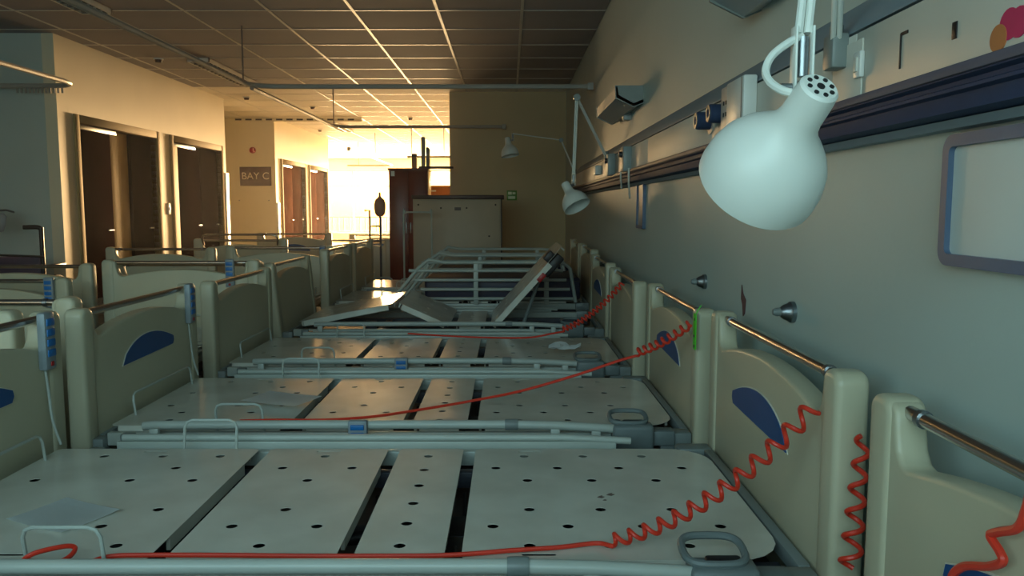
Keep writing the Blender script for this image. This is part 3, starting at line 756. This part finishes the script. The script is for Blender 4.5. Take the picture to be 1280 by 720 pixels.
one('base', MB().lathe([(0, 0), (.06, 0), (.06, .025), (0, .025)], 20, Matrix.Rotation(PI/2, 4, 'X')), 'red', al)
one('dome', MB().lathe([(.045, .025), (.043, .06), (.02, .075), (0, .078)], 20, Matrix.Rotation(PI/2, 4, 'X')), 'red', al)
for u, v, lab in ((211, 261, 'white light switch between the two near doorways'), (287, 260, 'white switch on the bright corner beside the second doorway')):
    p = onx(min(u, 283), v, XL)
    r = thing('light_switch', lab, 'switch', (XL, p.y, p.z), 0, 'light switches on the left wall')
    one('plate', MB().box(0, .012, -.045, .045, -.075, .075, .004), 'socket', r); one('rocker', MB().box(.012, .018, -.015, .015, -.02, .02, .003), 'grey_plastic', r)

# ================================================================== FAR FURNITURE
w = thing('wardrobe', 'tall dark red-brown wardrobe before the far hall', 'wardrobe', (-1.40, 11.2, 0))
one('carcass', MB().box(-.27, .27, .02, .55, .06, 1.72, .006), 'mahogany', w)
for s_ in (-1, 1):
    dd = one('door', MB().box(min(s_*.003, s_*.265), max(s_*.003, s_*.265), 0, .02, .08, 1.70, .004), 'mahogany', w)
    one('handle', MB().box(s_*.03-.008, s_*.03+.008, -.02, 0, .85, 1.0, .003), 'steel', dd)
one('plinth', MB().box(-.25, .25, .04, .53, 0, .06), 'brown_wood', w)
one('cornice', MB().box(-.28, .28, -.01, .56, 1.72, 1.75, .005), 'mahogany', w)
one('label_card', MB().box(-.235, -.185, -.003, 0, 1.64, 1.71), 'paper', w)
tag(one('plank', MB().box(.14, .62, .1, .25, 1.75, 1.78, .003), 'brown_wood', None, (-1.40, 11.2, 0)), 'dark thin plank lying across the top of the wardrobe', 'plank')
tag(one('rolled_blind', MB().lathe([(0, 0), (.03, 0), (.03, .40), (.022, .41), (0, .41)], 14), 'rail_white', None, (-1.20, 11.36, 1.78)), 'pale upright roll standing on the wardrobe', 'roll')
bx = thing('carton', 'small brown carton on top of the wardrobe beside the pale roll', 'box', (-1.32, 11.33, 1.75))
one('carton_body', MB().box(-.035, .03, -.05, .05, 0, .2, .004), 'orange_wood', bx); one('lid', MB().box(-.038, .033, -.053, .053, .16, .205, .004), 'brown_wood', bx)
tag(one('file_binder', MB().prism([(-.02, 0), (.02, 0), (.02, .24), (.0, .27), (-.02, .25)], 'y', -.1, .1, .003), 'grey_plastic', None, (-1.135, 11.38, 1.78)), 'grey binder standing right of the pale roll on the wardrobe', 'binder')
cb = thing('cabinet', 'large beige cabinet with dark brown top behind the barred bed rails', 'cabinet', (-.645, 10.0, 0))
one('body', MB().box(-.55, .55, .02, .5, .05, 1.31, .006), 'cabinet', cb)
dr = one('door', MB().box(-.54, .535, 0, .02, .08, 1.295, .004), 'cabinet', cb)
one('lock_plate', MB().box(-.03, .05, -.003, 0, 1.17, 1.21), 'brown_wood', dr)
for x, z in ((-.48, 1.24), (.48, 1.24), (-.2, 1.2), (.12, 1.2), (.4, .85)): one('screw', MB().lathe([(0, 0), (.012, 0), (0, .006)], 8, Matrix.Translation((x, 0, z)) @ Matrix.Rotation(PI/2, 4, 'X')), 'brown_wood', dr)
one('edge_strip', MB().box(.545, .56, -.005, .5, .05, 1.31, .003), 'brown_wood', cb)
one('top', MB().box(-.56, .585, -.03, .52, 1.31, 1.36, .006), 'brown_wood', cb)
one('plinth', MB().box(-.52, .52, .05, .47, 0, .05), 'brown_wood', cb)
cu = thing('cupboard', 'orange wooden cupboard top between the wardrobe and the partition', 'cupboard', (-1.2, 14.4, 0))
one('carcass', MB().box(-.35, .35, .02, .5, .05, 1.56, .006), 'orange_wood', cu)
for s_ in (-1, 1): one('door', MB().box(min(s_*.003, s_*.345), max(s_*.003, s_*.345), 0, .02, .07, 1.45, .004), 'orange_wood', cu)
one('top', MB().box(-.37, .37, -.02, .52, 1.56, 1.6, .005), 'orange_wood', cu)
one('plinth', MB().box(-.33, .33, .04, .48, 0, .05), 'brown_wood', cu)
one('handle', MB().box(-.2, -.1, -.012, .0, 1.49, 1.52, .003), 'socket', cu)
ex = thing('exit_sign', 'small square green and white sign on the brown partition', 'sign', (.045, YP, 1.385))
one('panel', MB().box(-.075, .075, -.02, 0, -.07, .075, .005), 'exit_green', ex)
one('pictogram', MB().box(-.055, .0, -.022, -.019, .015, .055).box(.01, .055, -.022, -.019, .02, .05).box(-.055, .05, -.022, -.019, -.05, -.01), 'exit_mark', ex)
# equipment stand with oval head, silhouetted against the window
es = thing('equipment_stand', 'dark stand with an oval head silhouetted beside the glowing window', 'stand', (-1.56, 9.75, 0))
one('pole', MB().tube([(0, 0, .05), (0, 0, 1.25)], .014, 10), 'under', es)
one('oval_head', MB().lathe([(0, -.125), (.035, -.12), (.06, -.09), (.07, -.03), (.07, .03), (.055, .08), (.025, .105), (.014, .12), (.012, .165), (0, .17)], 18, Matrix.Translation((0, -.02, 1.22)) @ Matrix.Scale(.5, 4, (0, 1, 0))), 'oval_brown', es)
for k in range(5): one('base_leg', MB().tube([(0, 0, .06), (.22*math.cos(k*2*PI/5), .22*math.sin(k*2*PI/5), .025)], .012, 8), 'under', es)
one('side_bracket', MB().tube([(0, 0, .98), (-.13, 0, .98), (-.13, 0, 1.17), (-.19, 0, 1.17)], .012, 8).tube([(-.13, 0, .98), (-.13, 0, .8), (0, 0, .8)], .012, 8), 'under', es)
# wheelchair behind the left beds
wc = thing('wheelchair', 'black wheelchair with raised push handle by the left wall', 'wheelchair', (-4.37, 7.1, 0), math.radians(4))
for s_ in (-.22, .22):
    one('push_handle', MB().tube(smooth_path([(s_, 0, .45), (s_, 0, .98), (s_, -.0, 1.01), (s_-.03, -.005, 1.03), (s_-.14, -.02, 1.03)]), .02, 10), 'black', wc)
    wh = one('wheel', MB().tube([(s_*1.25, .3*math.cos(a)+.1, .3+.29*math.sin(a)) for a in [2*PI*k/28 for k in range(28)]], .014, 8, closed=True), 'rubber', wc)
    for k in range(6): one('spoke', MB().tube([(s_*1.25, .1, .3), (s_*1.25, .1+.29*math.cos(k*PI/3), .3+.29*math.sin(k*PI/3))], .004, 6), 'steel', wh)
    one('armrest', MB().box(s_-.025, s_+.025, .02, .38, .66, .69, .008), 'black', wc)
one('backrest', MB().box(-.21, .21, -.01, .02, .46, .77, .008), 'purple', wc); one('seat', MB().box(-.21, .21, .02, .42, .44, .47, .008), 'purple', wc)
one('back_bar', MB().tube([(-.24, -.02, .79), (.25, -.02, .77)], .011, 8), 'chrome', wc)
for s_ in (-.18, .18): one('footrest', MB().box(s_-.07, s_+.07, .5, .62, .1, .115, .004).tube([(s_, .42, .44), (s_, .55, .11)], .01, 8), 'steel', wc)
ds = thing('drip_stand', 'thin stand holding a pale bag at the left edge by the grey wall', 'stand', (-4.95, 7.6, 0))
one('pole', MB().tube([(0, 0, .03), (0, 0, 1.25)], .011, 8), 'steel', ds)
one('hook_arm', MB().tube([(-.2, 0, 1.17), (.0, 0, 1.17), (.2, 0, 1.18), (.27, 0, 1.16)], .01, 8), 'steel', ds)
one('bag', MB().lathe([(0, -.13), (.04, -.12), (.07, -.05), (.08, .02), (.05, .05), (0, .055)], 16, Matrix.Translation((.14, -.03, 1.10)) @ Matrix.Scale(.4, 4, (0, 1, 0))), 'control', ds)
for k in range(4): one('base_leg', MB().tube([(0, 0, .05), (.18*math.cos(k*PI/2), .18*math.sin(k*PI/2), .02)], .01, 8), 'steel', ds)

# ================================================================== CORDS, PAPER, TAG
def coil(a, b, turns, rad, sag=0, n=14, rad2=None):
    a, b = Vector(a), Vector(b); d = (b-a).normalized(); s1 = d.orthogonal().normalized(); s2 = d.cross(s1); P = []
    N = int(turns*n)
    for k in range(N+1):
        t = k/N; r = rad+((rad2 if rad2 is not None else rad)-rad)*t
        th = 2*PI*turns*t
        P.append(a.lerp(b, t)+Vector((0, 0, -sag*4*t*(1-t)))+(s1*math.cos(th)+s2*math.sin(th))*r)
    return P
def cord(label, path, r=.0055, straight=()):
    tag(one('coiled_cord', MB().tube(path, r, 8), 'cord'), label, 'cord', 'red nurse-call cords')
ZP = PZ+.008
A = onx(1024, 508, 1.155+BX-.045); A = Vector((A.x-.012, A.y, A.z)); B = onz(762, 676, PZ+.022)
c1 = coil(A, B, 13, .019, .055, rad2=.014)
tail = smooth_path([c1[-1], onz(745, 679, ZP), onz(700, 684, ZP), onz(640, 688, ZP), onz(560, 694, ZP), onz(470, 695, ZP), onz(380, 695, ZP), onz(280, 694, ZP), onz(180, 694, ZP), onz(135, 696, ZP), onz(95, 708, ZP), onz(50, 711, ZP), onz(28, 704, ZP+.01), onz(42, 692, ZP+.03), onz(80, 683, ZP+.03), onz(94, 685, ZP+.02), onz(85, 697, ZP+.012), onz(60, 706, ZP+.012), onz(34, 700, ZP+.01)])
cord('red cord coiled at the nearest blue emblem, then straight along the front bed', c1+tail[1:])
A = onx(864, 404, 1.155+BX-.065); B = ony(795, 441, 3.02)
c2 = coil(A, B, 9, .014, .012)
tail = smooth_path([c2[-1], ony(770, 452, 3.03), ony(720, 469, 3.06), ony(650, 489, 3.1), onz(590, 501, ZP+.01), onz(550, 508, ZP), onz(480, 519, ZP), onz(440, 523, ZP), onz(400, 525, ZP), onz(345, 525, ZP), onz(300, 526, ZP)])
cord('red cord stretched from the green-tagged headboard across the second bed', c2+tail[1:])
A = onx(778, 354, 1.155+BX-.065); B = ony(703, 412, 4.62)
c3 = coil(A, B, 16, .015, .04)
tail = smooth_path([c3[-1], ony(690, 417, 4.65), ony(660, 422, 4.7), onz(610, 422, ZP), onz(560, 420, ZP), onz(510, 417, ZP)])
cord('thin red coiled cord farther back, over the third bed', c3+tail[1:])
p0 = onx(1079, 545, .735); p1 = onx(1062, 712, .70)
cord('red coiled cord hanging in the gap between the two nearest headboards', coil(p0, p1, 5.5, .012, 0, rad2=.02))
pts = [(1290, 610), (1282, 640), (1272, 660), (1248, 665), (1238, 670), (1250, 690), (1253, 702), (1235, 708), (1205, 708), (1190, 722), (1200, 745)]
cord('thick red cord looping at the bottom right corner on the nearest headboard', smooth_path([onx(u, v, 1.155+BX-.055) for u, v in pts]), .0065)
def sheet(label, u, v, zb, w, h, rot, curl=.01):
    p = onz(u, v, zb); b = bmesh.new(); n = 6; vs = []
    for i in range(n+1):
        for j in range(n+1):
            x = (i/n-.5)*w; y = (j/n-.5)*h; vs.append(b.verts.new((x, y, (.003+curl*((i/n-.5)**2+abs(j/n-.5)**3*2)) if curl < .03 else .004+random.random()*curl*.6)))
    for i in range(n):
        for j in range(n): b.faces.new((vs[i*(n+1)+j], vs[(i+1)*(n+1)+j], vs[(i+1)*(n+1)+j+1], vs[i*(n+1)+j+1]))
    me = bpy.data.meshes.new('paper_sheet'); r = bmesh.ops.solidify(b, geom=b.faces[:], thickness=.0012); bmesh.ops.recalc_face_normals(b, faces=b.faces[:])
    b.to_mesh(me); b.free(); me.materials.append(MATS['paper'])
    tag(ob('paper_sheet', me, None, p, (0, 0, rot)), label, 'paper', 'paper sheets left on the beds')
sheet('white paper sheet on the front bed near its left corner', 80, 646, PZ, .21, .17, math.radians(-25))
sheet('white paper sheet on the second bed left of the red cord', 352, 500, PZ, .27, .19, math.radians(-22))
sheet('crumpled white paper on the third bed near its release handle', 706, 436, PZ, .18, .12, math.radians(-8), .05)
p = onx(869, 411, 1.155+BX-.058)
tg = thing('cable_tag', 'bright green tag hanging on the second headboard', 'tag', p)
one('strip', MB().prism(rrect(-.018, .018, -.075, .055, .006, 3), 'x', -.003, .0), 'green_tag', tg)
one('tag_holes', MB().box(-.0045, -.003, -.008, .004, -.068, -.058).box(-.0045, -.003, -.004, .008, -.03, -.022).box(-.0045, -.003, -.008, .0, .03, .04), 'black', tg)
one('tie', MB().tube([(0, 0, .05), (.01, 0, .07), (.02, 0, .085)], .002, 6), 'green_tag', tg)

SL = {'floor': 'dark vinyl floor of the ward under the beds', 'floor_hall': 'vinyl floor of the far hall, made pale to bounce light upward', 'wall_right': 'grey-green painted wall behind the headboards', 'wall_partition': 'brown shaded partition wall behind the beige cabinet',
      'wall_hall_right': 'right wall of the far hall behind the partition', 'wall_hall_near': 'hall wall hidden behind the right wall', 'wall_outer': 'outer wall beyond the left side of the ward', 'wall_bay_end': 'grey-green end wall at the left edge beside the first doorway',
      'wall_passage_near': 'near side wall of the passage opening', 'wall_passage_far': 'wall facing the ward carrying the BAY C sign', 'wall_far_return': 'return wall past the last doorway', 'wall_left': 'golden lit wall with the two near doorways', 'wall_left_beyond': 'golden lit wall with the two far doorways',
      'door_1': 'nearest wide dark doorway with tan frame', 'door_2': 'second wide dark doorway next to the light switch', 'door_3': 'third doorway with brown leaves, right of the sign', 'door_4': 'farthest doorway beside the glowing window', 'trim_1': 'bright corner guard beside the second doorway', 'trim_2': 'bright corner guard right of the BAY C sign',
      'baseboard_right': 'dark skirting along the right wall', 'baseboard_left': 'dark skirting along the left wall', 'wall_back': 'far wall around the glowing windows', 'window_1': 'glowing far window band facing the low sun', 'wall_front': 'wall behind the viewpoint', 'window_2': 'bay window behind the viewpoint', 'ceiling': 'suspended ceiling of square tiles on a pale metal grid'}
for o in S.objects:
    if o.parent is None and o.get('kind') == 'structure' and o.name in SL:
        o['label'] = SL[o.name]; o['category'] = o.name.split('_')[0]
# ------------------------------------------------------------------ thin scatter volume added to imitate bloom round the far windows
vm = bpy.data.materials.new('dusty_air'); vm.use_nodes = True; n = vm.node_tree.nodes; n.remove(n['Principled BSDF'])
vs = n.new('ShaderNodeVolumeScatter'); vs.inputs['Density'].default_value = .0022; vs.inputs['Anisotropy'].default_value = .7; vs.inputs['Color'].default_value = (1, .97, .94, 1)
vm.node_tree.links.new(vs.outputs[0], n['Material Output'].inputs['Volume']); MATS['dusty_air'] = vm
hz = one('haze', MB().box(XO-.3, 3.2, -1.25, YF+.3, -.2, ZC+.3), 'dusty_air', None); hz['kind'] = 'stuff'; hz['label'] = 'thin haze added to imitate bloom round the far windows'; hz['category'] = 'haze'
